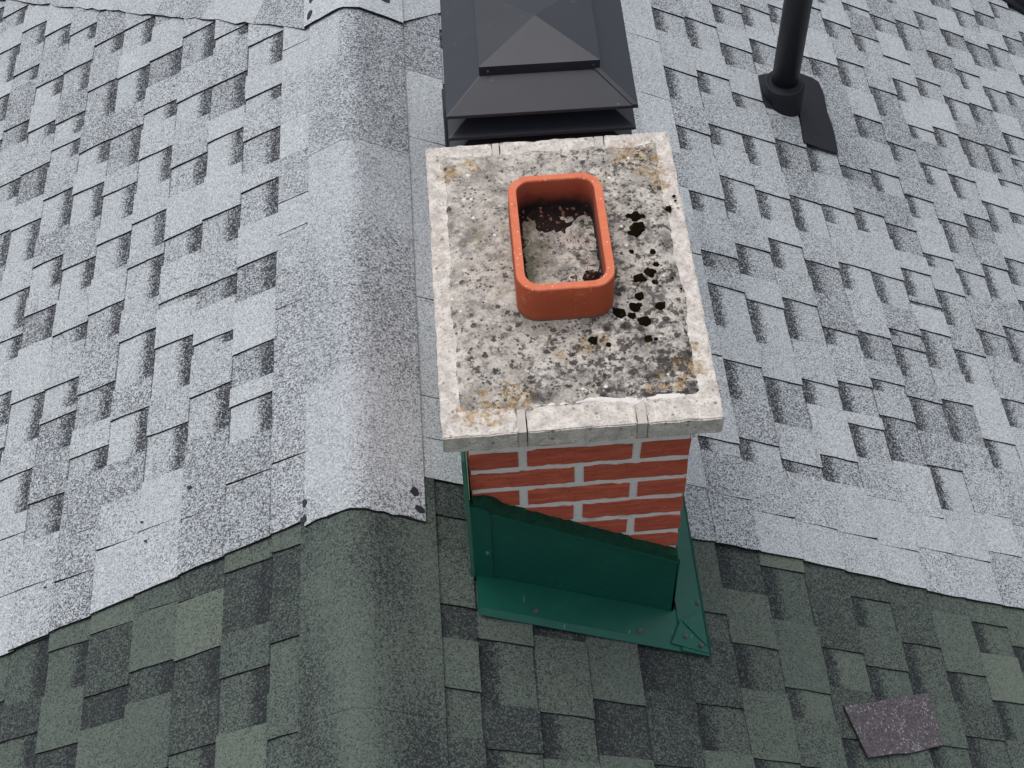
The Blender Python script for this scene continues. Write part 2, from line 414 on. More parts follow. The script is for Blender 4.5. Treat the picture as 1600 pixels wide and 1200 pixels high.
# printed dark gaps between tabs, measured along the courses: (near end, far end)
GAPL = {
 0: [(0.417, 0.524), (0.575, 0.674), (0.831, 0.943), (1.071, 1.196), (1.256, 1.381), (1.491, 1.542), (1.634, 1.758)],
 1: [(0.48, 0.605), (0.729, 0.76), (0.868, 0.935), (1.052, 1.166), (1.318, 1.45), (1.533, 1.67), (1.829, 1.872)],
 2: [(0.417, 0.542), (0.651, 0.803), (0.925, 0.949), (1.076, 1.166), (1.313, 1.426), (1.575, 1.685), (1.818, 1.963)],
 3: [(0.512, 0.642), (0.732, 0.883), (0.987, 1.13), (1.165, 1.287), (1.398, 1.526), (1.645, 1.711), (1.819, 1.933)],
 4: [(0.513, 0.579), (0.662, 0.771), (0.922, 1.032), (1.155, 1.274), (1.333, 1.455), (1.532, 1.682), (1.789, 1.938), (2.039, 2.155)],
 5: [(0.386, 0.494), (0.628, 0.735), (0.755, 0.841), (0.961, 1.018), (1.142, 1.246), (1.394, 1.526), (1.607, 1.697), (1.809, 1.959), (2.087, 2.167)],
 6: [(0.488, 0.613), (0.702, 0.846), (1.024, 1.138), (1.208, 1.318), (1.427, 1.573), (1.706, 1.775), (1.803, 1.887), (1.989, 2.118), (2.222, 2.295)],
 7: [(0.62, 0.72), (0.793, 0.902), (1.013, 1.09), (1.115, 1.258), (1.365, 1.515), (1.61, 1.743), (1.864, 1.922), (2.039, 2.123), (2.272, 2.371)],
 8: [(1.02, 1.09), (1.252, 1.281), (1.39, 1.534), (1.665, 1.745), (1.905, 1.995), (2.184, 2.252), (2.356, 2.463)],
 9: [(1.05, 1.16), (1.36, 1.46), (1.6, 1.7), (1.824, 1.974), (2.063, 2.186), (2.247, 2.422), (2.529, 2.619)],
 10: [(1.7, 1.8), (2.0, 2.1), (2.38, 2.472), (2.608, 2.695)]}
GAPR = {
 0: [(1.309, 1.379), (1.428, 1.525), (1.667, 1.747)],
 5: [(0.507, 0.546)],
 6: [(0.503, 0.573), (0.696, 0.824), (0.936, 1.085), (1.145, 1.205), (1.357, 1.431), (1.6, 1.7), (1.816, 1.958), (2.13, 2.238)],
 7: [(0.504, 0.54), (0.653, 0.802), (0.916, 1.068), (1.158, 1.273), (1.395, 1.543), (1.672, 1.76), (1.9, 2.0)],
 8: [(0.504, 0.588), (0.749, 0.832), (0.968, 1.117), (1.228, 1.341), (1.418, 1.532), (1.642, 1.77), (1.892, 1.958), (2.087, 2.192)],
 9: [(0.609, 0.719), (0.758, 0.862), (0.99, 1.051), (1.179, 1.3), (1.416, 1.562), (1.678, 1.803), (2.156, 2.276), (2.342, 2.452)],
 10: [(0.629, 0.78), (0.865, 0.906), (0.976, 1.077), (1.235, 1.337), (1.497, 1.573), (1.709, 1.831), (2.2, 2.29), (2.419, 2.517)],
 11: [(0.506, 0.648), (0.761, 0.88), (0.951, 1.064), (1.099, 1.127), (1.22, 1.342), (1.51, 1.605), (1.734, 1.791), (2.213, 2.305)],
 12: [(0.758, 0.905), (1.018, 1.162), (1.258, 1.27), (1.29, 1.403), (1.476, 1.588), (1.727, 1.826), (1.974, 2.083), (2.221, 2.362), (2.473, 2.569)],
 13: [(0.7, 0.8), (1.001, 1.123), (1.217, 1.359), (1.452, 1.506), (1.66, 1.762), (1.915, 2.003), (2.133, 2.275), (2.46, 2.556), (2.679, 2.721)],
 14: [(0.875, 0.978), (1.138, 1.24), (1.377, 1.484), (1.554, 1.699), (1.857, 1.956), (2.077, 2.142), (2.261, 2.377), (2.484, 2.495), (2.632, 2.723)],
 15: [(0.9, 1.0), (1.145, 1.291), (1.407, 1.55), (1.662, 1.77), (1.838, 1.953), (2.085, 2.186), (2.338, 2.437), (2.586, 2.757)],
 16: [(1.1, 1.2), (1.354, 1.436), (1.502, 1.62), (1.731, 1.875), (2.038, 2.183), (2.272, 2.394), (2.547, 2.642), (2.763, 2.866)],
 17: [(1.55, 1.65), (1.817, 1.868), (1.995, 2.03), (2.058, 2.2), (2.316, 2.415), (2.491, 2.596), (2.727, 2.824)],
 18: [(1.9, 2.0), (2.14, 2.178), (2.197, 2.311), (2.419, 2.558), (2.677, 2.811), (2.901, 3.009)],
 19: [(2.25, 2.35), (2.506, 2.586), (2.723, 2.858), (2.967, 3.059)],
 20: [(2.4, 2.5), (2.673, 2.736), (2.853, 2.967), (3.074, 3.173)],
 21: [(2.7, 2.8), (2.955, 3.048)]}

def bound(side, u):      # where the pale re-roofed field stops and the green field starts
    return (0.150 - (u - 0.112) * 0.047) if side < 0 else 0.241 + 0.004 * math.sin(u * 7)
H_GREY = 0.010
def grey_tone(rng):
    q = rng.random()
    p = rng.uniform(0.10, 0.18) if q < 0.42 else rng.uniform(0.22, 0.33) if q < 0.76 else rng.uniform(0.36, 0.48)
    return p, rng.random() * 0.9
def green_tone(rng):
    q = rng.random()
    if q < 0.62: return rng.uniform(0.20, 0.38), rng.uniform(0, 0.4)
    if q < 0.73: return rng.uniform(0.10, 0.20), rng.uniform(0.4, 1.0)
    return rng.uniform(0.48, 0.70), 0.0

def lay_field(side, kmin, kmax, uf, gaps, ylo, yhi, H, tone, seed, gapkind, greenf=False):
    """tabs of every course: list of (geo, tone, centre)"""
    rng = random.Random(seed); out = []
    for kk in range(kmin, kmax + 1):
        u0, u1 = uf(kk), uf(kk + 1)
        um = (u0 + u1) / 2
        ya, yb = ylo(um), yhi(um)
        g = [t for t in gaps.get(kk, []) if t[0] > ya + 0.02 and t[1] < yb - 0.02] if gapkind != 'random' else []
        last = g[-1][1] if g else (ya + 0.15 if gapkind != 'random' else ya)
        first = g[0][0] if g else None
        # carry the pattern on outside the measured stretch
        y = last + rng.uniform(0.08, 0.17)
        while y < yb - 0.15 and (kk > 0 or side > 0 or True):
            L = rng.uniform(0.07, 0.15)
            if kk >= (0 if side < 0 else 6) or gapkind == 'random' or y > 2.2: g.append((y, y + L))
            y += L + rng.uniform(0.08, 0.17)
        segs = []; cur = ya
        for (a, b) in sorted(g):
            if a - cur > 0.004: segs.append((cur, a, True))
            segs.append((a, b, False)); cur = b
        if yb - cur > 0.004: segs.append((cur, yb, True))
        for (a, b, tooth) in segs:
            parts = [(a, b)]
            if tooth and b - a > 0.20:
                c = []; t = a
                while b - t > 0.22:
                    q = t + rng.uniform(0.10, 0.17); c.append((t, q)); t = q
                c.append((t, b)); parts = c
            prev = None
            for (p0, p1) in parts:
                p, pale = tone(rng)
                if prev is not None and rng.random() < 0.35: p, pale = prev
                prev = (p, pale)
                edge = abs(p0 - ya) < 1e-6 and not greenf
                if tooth:
                    lift = rng.uniform(0.0, 0.0008)
                    jt = 0.0006 if p0 != a else 0.0
                    geo = piece_geo(side, u0, u1, p0 + jt, p1, H + 0.003 + lift, H + (0.0075 if edge else 0.0108) + lift, 0.0062, rng, rag_near=0.004 if edge else 0.0011, uk=u0, skew=rng.uniform(-0.003, 0.003) if not edge else 0.0, cut=(lambda u_: bound(side, u_) + 0.0035 * noise.noise(Vector((u_ * 45, side, 0))) + 0.004 * noise.noise(Vector((u_ * 9, side, 2)))) if edge else None)
                    tn = (p, pale, rng.random() * 0.12)
                else:
                    geo = piece_geo(side, u0, u1, p0 - 0.004, p1 + 0.004, H - 0.0004, H + 0.0052, 0.0034, rng, uk=u0)
                    tn = (p + 0.05, pale * 0.6, rng.uniform(0.9, 1.0))
                out.append((geo, tn, rp(side, (u0 + u1) / 2, (p0 + p1) / 2)))
    return out

def build_field(parent, items, mats, limit, stuff_name):
    seen, rest = [], []
    for it in items:
        q = in_view(it[2])
        if q and -40 < q[0] < 1640 and -40 < q[1] < 1240: seen.append(((it[2] - CP).length, it))
        else: rest.append(it)
    seen.sort(key=lambda t: t[0])
    for d, it in seen[:limit]:
        link('shingle', piece_mesh('shingle', [(it[0], it[1])], mats), parent)
    rest += [it for d, it in seen[limit:]]
    if rest:
        tag(link(stuff_name, piece_mesh(stuff_name, [(r[0], r[1]) for r in rest], mats), parent), kind='stuff')
    return len(seen), len(rest)

UMAXL, UMAXR, YLO, YHI = 2.35, 4.15, -1.3, 4.6
def deck(name, side, umax):
    bm = bmesh.new()
    a = [rp(side, -0.0, YLO, -0.006), rp(side, umax, YLO, -0.006), rp(side, umax, YHI, -0.006), rp(side, -0.0, YHI, -0.006)]
    b = [p + Vector((0, 0, -0.03)) for p in a]
    hexa(bm, b + a)
    return tag(bm_obj(name, bm, M_FELT), kind='structure')
roof_left = deck('roof_left', -1, UMAXL)
roof_right = deck('roof_right', 1, UMAXR)

def hole(it):      # no tab stands inside the chimney shaft or on the vent curb
    P = it[2]
    return not (-0.19 < P.x < 0.19 and 0.11 < P.y < 0.62)
greyL = lay_field(-1, -1, 16, uLx, GAPL, lambda u: bound(-1, u), lambda u: YHI - 0.02, H_GREY, grey_tone, 11, 'list')
greyR = [i for i in lay_field(1, -1, 29, uRx, GAPR, lambda u: bound(1, u), lambda u: YHI - 0.02, H_GREY, grey_tone, 12, 'list') if hole(i)]
greenL = lay_field(-1, -1, 16, uLx, {}, lambda u: YLO, lambda u: bound(-1, u) + 0.05, 0.0, green_tone, 23, 'random', True)
greenR = [i for i in lay_field(1, -1, 29, uRx, {}, lambda u: YLO, lambda u: bound(1, u) + 0.05, 0.0, green_tone, 34, 'random', True) if hole(i)]
print('fields', len(greyL), len(greyR), len(greenL), len(greenR))
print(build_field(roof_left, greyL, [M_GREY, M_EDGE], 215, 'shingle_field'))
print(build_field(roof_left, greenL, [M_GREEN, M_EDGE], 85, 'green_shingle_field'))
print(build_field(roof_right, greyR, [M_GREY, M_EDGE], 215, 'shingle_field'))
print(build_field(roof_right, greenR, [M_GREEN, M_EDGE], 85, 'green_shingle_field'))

drng = random.Random(77)
def crumb(parent, side, u, y, r):
    bm = bmesh.new(); rt_ = bmesh.ops.create_icosphere(bm, subdivisions=2, radius=r)
    for v in rt_['verts']:
        q = 1 + 0.5 * noise.noise(v.co * (1.6 / r) + Vector((u, y, 0)))
        v.co = Vector((v.co.x * q * 1.2, v.co.y * q, v.co.z * 0.5)) + rp(side, u, y, 0.0235)
    bm_obj('tar_crumb', bm, M_TAR, parent)
for (u, y, r) in ((0.427, 0.345, 0.0045), (0.561, 0.305, 0.003), (0.545, 0.25, 0.0032), (0.84, 0.235, 0.003)): crumb(roof_left, -1, u, y, r)
# ------------------------------------------------------------------ ridge caps
def ridge_piece(name, parent, y0, y1, ul, ur, h0, h1, mats, tones, th=0.006, ragged=0.0):
    """folded cap shingle; near end y0 sits on top (h0), far end tucked under (h1). tones: list along y"""
    rng = random.Random(int(y0 * 1000) + 7)
    prof = []
    for i in range(9): prof.append((-1, ul * (1 - i / 8.0)))
    for i in range(1, 9): prof.append((1, ur * i / 8.0))
    def pt(s, u, h):
        rr_ = 0.016                                    # soft fold
        P = rp(s, u, 0, h)
        if u < rr_: P.z -= (rr_ - u) ** 2 / (2 * rr_) * ST * 1.0
        return P
    ny = max(8, int((y1 - y0) / 0.012))
    V, T, UV = [], [], []
    n = len(prof)
    for layer in (0, 1):
        for j in range(ny + 1):
            t = j / ny; y = y0 + (y1 - y0) * t
            h = h0 + (h1 - h0) * t - (th if layer else 0)
            # tone along y
            for i, (s, u) in enumerate(prof):
                P = pt(s, u, h)
                yy = y + (ragged * rng.uniform(-1, 1) if j == 0 else 0) + (rng.uniform(-0.0012, 0.0012) if i in (0, n - 1) else 0)
                V.append((P.x, yy, P.z))
                tt = tones(y, s * u); T.append(tt); UV.append((0.2, 0.2))
    F, S = [], []
    L = (ny + 1) * n
    for j in range(ny):
        for i in range(n - 1):
            a = j * n + i
            F.append((a, a + 1, a + n + 1, a + n)); S.append(0)
            F.append((L + a + n, L + a + n + 1, L + a + 1, L + a)); S.append(1)
        a = j * n; F.append((a + n, L + a + n, L + a, a)); S.append(1)
        a = j * n + n - 1; F.append((a, L + a, L + a + n, a + n)); S.append(1)
    for i in range(n - 1):
        F.append((i + 1, i, L + i, L + i + 1)); S.append(1)
        a = ny * n + i; F.append((a, a + 1, L + a + 1, L + a)); S.append(1)
    me = bpy.data.meshes.new(name); me.from_pydata(V, [], F); me.update()
    for m in mats: me.materials.append(m)
    me.polygons.foreach_set('material_index', S)
    for p in me.polygons: p.use_smooth = (p.material_index == 0)
    l = me.uv_layers.new(name='lay'); l.data.foreach_set('uv', [0.2] * (2 * len(me.loops)))
    a = me.attributes.new('tone', 'FLOAT_COLOR', 'POINT'); fl = []
    for t in T: fl += [t[0], t[1], 0.0, 1.0]
    a.data.foreach_set('color', fl)
    bq = bmesh.new(); bq.from_mesh(me)
    for e in bq.edges:
        if len(e.link_faces) == 2 and (e.link_faces[0].material_index != e.link_faces[1].material_index or not e.link_faces[0].smooth): e.smooth = False
    bq.to_mesh(me); bq.free()
    return link(name, me, parent)

def sstep(x, a, b):
    t = max(0, min(1, (x - a) / (b - a))); return t * t * (3 - 2 * t)
ridge = tag(empty('ridge_cap_run', rp(1, 0, 0.14, 0.03)), 'pale grey folded ridge cap running up the left of the chimney', 'ridge cap')
def t_grey(y, us):
    p = 0.15 + 0.10 * noise.noise(Vector((us * 14, y * 7, 3.1)))
    p += 0.22 * (sstep(y, 1.205, 1.215) * (1 - sstep(y, 1.45, 1.62)) if us < -0.02 else 0)
    p += 0.24 * sstep(y, 1.2, 1.215) * (1 if us >= -0.02 else 0)
    p += 0.20 * (sstep(y, 0.44, 0.52) * (1 - sstep(y, 0.82, 1.0)))
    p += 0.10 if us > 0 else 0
    p += 0.10 * (1 - sstep(y, 0.16, 0.24))
    return (p, 0.4)
ridge_piece('cap_shingle', ridge, 0.132, 0.52, 0.113, 0.150, 0.0200, 0.0190, [M_GREY, M_EDGE], t_grey, th=0.005, ragged=0.003)
ridge_piece('cap_shingle', ridge, 0.43, 1.28, 0.1130, 0.1500, 0.0198, 0.0192, [M_GREY, M_EDGE], t_grey, th=0.0006)
ridge_piece('cap_shingle', ridge, 1.205, 1.78, 0.1145, 0.1485, 0.0204, 0.0198, [M_GREY, M_EDGE], t_grey, th=0.0008)
ridge_piece('cap_shingle', ridge, 1.700, 2.40, 0.128, 0.146, 0.0290, 0.0270, [M_GREY, M_EDGE], lambda y, us: (0.08, 0.9), ragged=0.001)
ridge_piece('cap_shingle', ridge, 2.36, 4.58, 0.126, 0.145, 0.0300, 0.0280, [M_GREY, M_EDGE], lambda y, us: (0.2, 0.5))
def tar_spot(side, u, y, h, a, b, rot, seed):
    rng = random.Random(seed); bm = bmesh.new(); n = 14; top = []; low = []
    for i in range(n):
        an = 2 * math.pi * i / n; r_ = rng.uniform(0.8, 1.15)
        du, dy = a * r_ * math.cos(an), b * r_ * math.sin(an)
        uu, yy = u + du * math.cos(rot) - dy * math.sin(rot), y + du * math.sin(rot) + dy * math.cos(rot)
        top.append(bm.verts.new(rp(side, uu, yy, h + 0.0018))); low.append(bm.verts.new(rp(side, uu, yy, h - 0.002)))
    bm.faces.new(top)
    for i in range(n): bm.faces.new((top[i], low[i], low[(i + 1) % n], top[(i + 1) % n]))
    bm_obj('tar_spot', bm, M_TAR, ridge)
for args in ((-1, 0.112, 0.185, 0.0200, 0.006, 0.010, 0, 1), (-1, 0.114, 0.146, 0.0200, 0.008, 0.009, 0, 2), (1, 0.126, 0.198, 0.0200, 0.010, 0.011, 0.2, 3), (1, 0.138, 0.156, 0.0200, 0.012, 0.009, -0.4, 4),
             (-1, 0.102, 1.80, 0.0288, 0.007, 0.018, 0.3, 5), (-1, 0.108, 1.735, 0.0289, 0.007, 0.018, 0.3, 6), (1, 0.094, 1.775, 0.0288, 0.016, 0.020, -0.3, 7), (1, 0.100, 1.835, 0.0286, 0.010, 0.015, 0.2, 8)):
    tar_spot(*args)
gridge = tag(empty('ridge_cap_run', rp(1, 0, -0.1, 0.02)), 'dark green folded ridge cap below the pale roofing', 'ridge cap')
def t_green(y, us):
    v = noise.noise(Vector((us * 8, y * 4.0, 0.3)))
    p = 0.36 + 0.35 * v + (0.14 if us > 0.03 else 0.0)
    return (max(0.1, p), 0.35 * max(0, -v + 0.1))
ridge_piece('cap_shingle', gridge, -0.30, 0.30, 0.126, 0.176, 0.0142, 0.0134, [M_GREEN, M_EDGE], t_green, th=0.004)
ridge_piece('cap_shingle', gridge, -0.85, -0.26, 0.126, 0.176, 0.0146, 0.0130, [M_GREEN, M_EDGE], t_green, th=0.0008)
ridge_piece('cap_shingle', gridge, -1.29, -0.80, 0.126, 0.176, 0.0146, 0.0130, [M_GREEN, M_EDGE], t_green, th=0.0008)

# ------------------------------------------------------------------ strip laid obliquely across the top of the roof
def oblique_strip(side, name, label, spans, u_start):
    root = tag(empty(name, rp(side, u_start, 1.74, 0.02)), label, 'shingle strip')
    rng = random.Random(5)
    mats = [M_GREY, M_EDGE]
    prev = u_start
    e = lambda u: 1.706 + 0.792 * (u - 0.14)
    for i, (ub, p) in enumerate(spans):
        n = 6; lo = [(prev + (ub - prev) * t / n, e(prev + (ub - prev) * t / n) + (rng.uniform(-0.007, 0.007) if 0 < t < n else 0)) for t in range(n + 1)]
        D_ = Vector((-0.49, 0.87)) * 0.55
        hi = [(ub + D_.x * 0 - 0.30, e(ub) + 0.55), (prev - 0.30, e(prev) + 0.55)]
        if side > 0 or i == 0 and False: pass
        pts = lo + [(max(0.02, a), b) for a, b in hi]
        h = 0.0225 + 0.0007 * (i % 2)
        m = len(pts)
        V = [rp(side, u, y, h) for u, y in pts] + [rp(side, u, y, h - 0.0065) for u, y in pts]
        F = [tuple(range(m)) if side > 0 else tuple(range(m))[::-1]]; S = [0]
        for a in range(m):
            b = (a + 1) % m; f = (a, a + m, b + m, b); F.append(f if side > 0 else f[::-1]); S.append(1)
        geo = (V, F, S, [(0.2, 0.2)] * len(V))
        link('shingle', piece_mesh('shingle', [(geo, (p, 0.5, 0.0))], mats), root)
        prev = ub
oblique_strip(-1, 'shingle_strip', 'pale grey shingle strip laid slantwise across the top left corner', [(0.31, 0.40), (0.50, 0.10), (0.69, 0.36), (0.88, 0.22), (1.06, 0.10), (1.3, 0.3), (1.6, 0.15), (1.9, 0.3), (2.2, 0.2)], 0.130)
oblique_strip(1, 'shingle_strip', 'pale grey shingle strip between ridge cap and black vent', [(0.40, 0.10), (0.60, 0.3)], 0.138)

# ------------------------------------------------------------------ chimney
CW, CY0, CY1 = 0.2065, 0.0458, 0.680
CAPW, CAPD, CAPT = 0.2495, 0.7258, 0.0462
chim = tag(empty('chimney', (0, 0.36, -0.68)), 'red brick chimney with mossy pale stone cap and short orange flue', 'chimney')
bm = bmesh.new(); box(bm, -CW + 0.0022, CW - 0.0022, CY0 + 0.0022, CY1 - 0.0022, -1.05, -CAPT - 0.001)
bm_obj('mortar', bm, M_MORT, chim)
brng = random.Random(4)
def brick(x0, x1, y0, y1, z0, z1):
    n = 20; V = []; bo = brng.uniform(0, 50)
    lx, ly = x1 - x0, y1 - y0
    alongx = lx > ly
    bot, top = [], []
    def per():
        P = []
        m = n if alongx else 3; q = 3 if alongx else n
        for i in range(m): P.append((x0 + lx * i / m, y0))
        for i in range(q): P.append((x1, y0 + ly * i / q))
        for i in range(m): P.append((x1 - lx * i / m, y1))
        for i in range(q): P.append((x0, y1 - ly * i / q))
        return P
    P = per(); N = len(P)
    for (x, y) in P:
        j = lambda s: brng.uniform(-s, s)
        V.append((x + j(0.0010), y + j(0.0008), z0 + 0.0030 * noise.noise(Vector((x * 60 + bo, y * 60, bo + 9))) + j(0.0008)))
    for (x, y) in P:
        j = lambda s: brng.uniform(-s, s)
        V.append((x + j(0.0010), y + j(0.0008), z1 - 0.0012 + 0.0062 * noise.noise(Vector((x * 70 + bo, y * 70, bo))) + j(0.0012)))
    F = [tuple(range(N))[::-1], tuple(range(N, 2 * N))]
    for i in range(N):
        j = (i + 1) % N; F.append((i, j, j + N, i + N))
    me = bpy.data.meshes.new('brick'); me.from_pydata(V, [], F); me.materials.append(M_BRICK); me.update()
    a = me.attributes.new('tone', 'FLOAT_COLOR', 'POINT'); t = brng.random()
    a.data.foreach_set('color', [t, t, t, 1.0] * len(V))
    link('brick', me, chim)
PITCH, ZJ = 0.0667, -0.1859
J = 0.0076; JV = 0.0090
for r in range(-2, 13):
    zt = ZJ - r * PITCH + PITCH - J - 0.0005; zb = ZJ - r * PITCH + J
    zt -= 0; 
    if r == -2: continue
    if zt > -CAPT - 0.008: zt = -CAPT - 0.009
    if r % 2 == 1:    # two stretchers across the front
        for s in (-1, 1):
            a, b = (-CW, -JV) if s < 0 else (JV, CW)
            brick(a, b, CY0, CY0 + 0.1, zb, zt); brick(a, b, CY1 - 0.1, CY1, zb, zt)
            xs = (-CW, -CW + 0.1) if s < 0 else (CW - 0.1, CW)
            m = (CY0 + CY1) / 2
            brick(xs[0], xs[1], CY0 + 0.11, m - J, zb, zt); brick(xs[0], xs[1], m + J, CY1 - 0.11, zb, zt)
    else:             # half, whole, half
        brick(-0.0980, 0.0980, CY0, CY0 + 0.1, zb, zt); brick(-0.0980, 0.0980, CY1 - 0.1, CY1, zb, zt)
        L3 = (CY1 - CY0) / 3
        for s in (-1, 1):
            xs = (-CW, -0.1150) if s < 0 else (0.1150, CW)
            for q in range(3):
                brick(xs[0], xs[1], CY0 + q * L3 + (J if q else 0), CY0 + (q + 1) * L3 - (J if q < 2 else 0), zb, zt)

# cap: three stone slabs with two mortared joints, a mortar crown on top
cap = empty('chimney_cap', (0, 0.36, -0.02)); cap.parent = chim; cap.matrix_parent_inverse = chim.matrix_basis.inverted()
tag(cap, 'pale stone chimney cap stained with lichen and moss')
def rough_slab(name, x0, x1, y0, y1, z0, z1, mat, seed, amp=0.0018, step=0.014):
    rng = random.Random(seed); bm = bmesh.new()
    box(bm, x0, x1, y0, y1, z0, z1)
    bmesh.ops.bevel(bm, geom=list(bm.edges), offset=0.0022 if mat is M_STONE else 0.0003, segments=2, affect='EDGES')
    for ax, (lo, hi) in enumerate(((x0, x1), (y0, y1))):
        t = lo + step
        while t < hi - step * 0.5:
            nrm = [0, 0, 0]; nrm[ax] = 1; co = [0, 0, 0]; co[ax] = t
            bmesh.ops.bisect_plane(bm, geom=bm.verts[:] + bm.edges[:] + bm.faces[:], plane_co=co, plane_no=nrm)
            t += step
    for v in bm.verts:
        n3 = Vector((noise.noise(v.co * 45 + Vector((seed, 0, 0))), noise.noise(v.co * 45 + Vector((0, seed, 0))), noise.noise(v.co * 40 + Vector((0, 0, seed)))))
        edge = (abs(v.co.y - y0) < 0.006 or abs(v.co.y - y1) < 0.006 or abs(v.co.x - x0) < 0.006 or abs(v.co.x - x1) < 0.006) and v.co.z > z1 - 0.006
        a = amp * (1.6 if edge else 0.7)
        v.co += n3 * a
        if edge and rng.random() < 0.06: v.co.z -= rng.uniform(0.001, 0.004)
    return bm_obj(name, bm, mat, cap, smooth=False)
JX = [(-0.1145, -0.0985), (0.0965, 0.1155)]
rough_slab('coping_slab', -CAPW, JX[0][0] - 0.0002, 0.0, CAPD, -CAPT, 0.0, M_STONE, 3)
rough_slab('coping_slab', JX[0][1], JX[1][0], 0.0005, CAPD, -CAPT, 0.0, M_STONE, 5)
rough_slab('coping_slab', JX[1][1] + 0.0002, CAPW, 0.0, CAPD, -CAPT, 0.0, M_STONE, 8)
rough_slab('mortar_joint', JX[0][0] + 0.0002, JX[0][1] - 0.0012, 0.0009, CAPD - 0.0012, -CAPT + 0.001, -0.0004, M_JOINT, 9, amp=0.0006)
rough_slab('mortar_joint', JX[1][0] + 0.0001, JX[1][1] - 0.0014, 0.0009, CAPD - 0.0012, -CAPT + 0.001, -0.0004, M_JOINT, 10, amp=0.0006)
# crown: thin mortar skin with a wandering outline
def skin(name, x0, x1, y0, y1, z0, zedge, zmid, mat, seed, nx=44, ny=64, amp=0.007, parent=None, rise=0.03):
    V, F = [], []
    for j in range(ny + 1):
        for i in range(nx + 1):
            s, t = i / nx, j / ny
            x = x0 + (x1 - x0) * s; y = y0 + (y1 - y0) * t
            wob = noise.noise(Vector((x * 16, y * 16, seed))) * amp + noise.noise(Vector((x * 60, y * 60, seed))) * amp * 0.5
            ex = (1 if s > 0.93 else -1 if s < 0.07 else 0); ey = (1 if t > 0.95 else -1 if t < 0.05 else 0)
            x += ex * wob; y += ey * wob
            d = min(s * (x1 - x0), (1 - s) * (x1 - x0), t * (y1 - y0), (1 - t) * (y1 - y0))
            z = zedge + (zmid - zedge) * min(1, d / rise) + noise.noise(Vector((x * 30, y * 30, seed + 4))) * 0.0012 + noise.noise(Vector((x * 110, y * 110, seed + 4))) * 0.0008
            if d < 1e-6: z = z0
            V.append((x, y, z))
    for j in range(ny):
        for i in range(nx):
            a = j * (nx + 1) + i; F.append((a, a + 1, a + nx + 2, a + nx + 1))
    return mesh(name, V, F, mat, parent, smooth=True)
skin('grout_line', -0.088, 0.19, 0.0500, 0.12, -0.002, 0.0010, 0.0018, M_GROUT, 2.0, nx=60, ny=12, amp=0.014, parent=cap, rise=0.01)
skin('crown_mortar', -0.2175, 0.2175, 0.052, 0.693, -0.001, 0.0016, 0.0060, M_CROWN, 7.0, amp=0.008, parent=cap)
# moss
mrng = random.Random(21)
def moss(px, py, r, h=0.6, parts=16):
    r *= 1.6
    bm = bmesh.new()
    for q in range(parts):
        a = mrng.uniform(0, 6.28); d = r * (0.0 if q == 0 else mrng.uniform(0.3, 0.7) if q < 6 else mrng.uniform(0.75, 1.25)); rr_ = r * (0.8 if q == 0 else mrng.uniform(0.35, 0.55) if q < 6 else mrng.uniform(0.07, 0.20))
        c = Vector((px + d * math.cos(a), py + d * math.sin(a), 0.004))
        rt_ = bmesh.ops.create_icosphere(bm, subdivisions=3 if rr_ > 0.006 else 2 if rr_ > 0.002 else 1, radius=rr_)
        for v in rt_['verts']:
            n_ = 1 + 0.22 * noise.noise(v.co * (1.6 / rr_) + Vector((a, q, 0))) + 0.28 * noise.noise(v.co * (4.5 / rr_))
            v.co = Vector((v.co.x * n_, v.co.y * n_, v.co.z * n_ * h)) + c
    bm_obj('moss_clump', bm, M_MOSS, cap, smooth=False)
MOSS = [
 (0.152, 0.487, 0.0093, 0.5),
 (0.14, 0.491, 0.0062, 0.5),
 (0.166, 0.488, 0.0056, 0.5),
 (0.152, 0.457, 0.0112, 0.6),
 (0.147, 0.447, 0.0093, 0.5),
 (0.133, 0.399, 0.0047, 0.6),
 (0.174, 0.395, 0.0053, 0.6),
 (0.176, 0.361, 0.0059, 0.6),
 (0.14, 0.33, 0.0087, 0.6),
 (0.16, 0.343, 0.0087, 0.6),
 (0.168, 0.318, 0.0062, 0.5),
 (0.134, 0.285, 0.0075, 0.7),
 (0.123, 0.26, 0.0087, 0.6),
 (0.115, 0.24, 0.0062, 0.6),
 (0.093, 0.248, 0.01, 0.5),
 (0.084, 0.259, 0.005, 0.5),
 (0.137, 0.226, 0.01, 0.5),
 (0.17, 0.258, 0.0081, 0.5),
 (0.179, 0.265, 0.0044, 0.5),
 (0.036, 0.19, 0.0072, 0.6),
 (0.064, 0.176, 0.0053, 0.6),
 (0.137, 0.184, 0.0081, 0.3),
 (0.152, 0.182, 0.0044, 0.4),
 (-0.157, 0.297, 0.0044, 0.5),
 (0.22, 0.506, 0.005, 0.4),
 (0.13, 0.376, 0.0025, 0.5),
 (0.123, 0.468, 0.0022, 0.5),
 (0.191, 0.299, 0.0037, 0.4),
]
for (x, y, r, h) in MOSS: moss(x, y, r, h)
for q in range(26):
    bx_, by_, br_, bh_ = MOSS[mrng.randrange(len(MOSS))]
    moss(bx_ + mrng.uniform(-0.03, 0.03), by_ + mrng.uniform(-0.035, 0.035), mrng.uniform(0.0012, 0.0028), 0.4, 7)

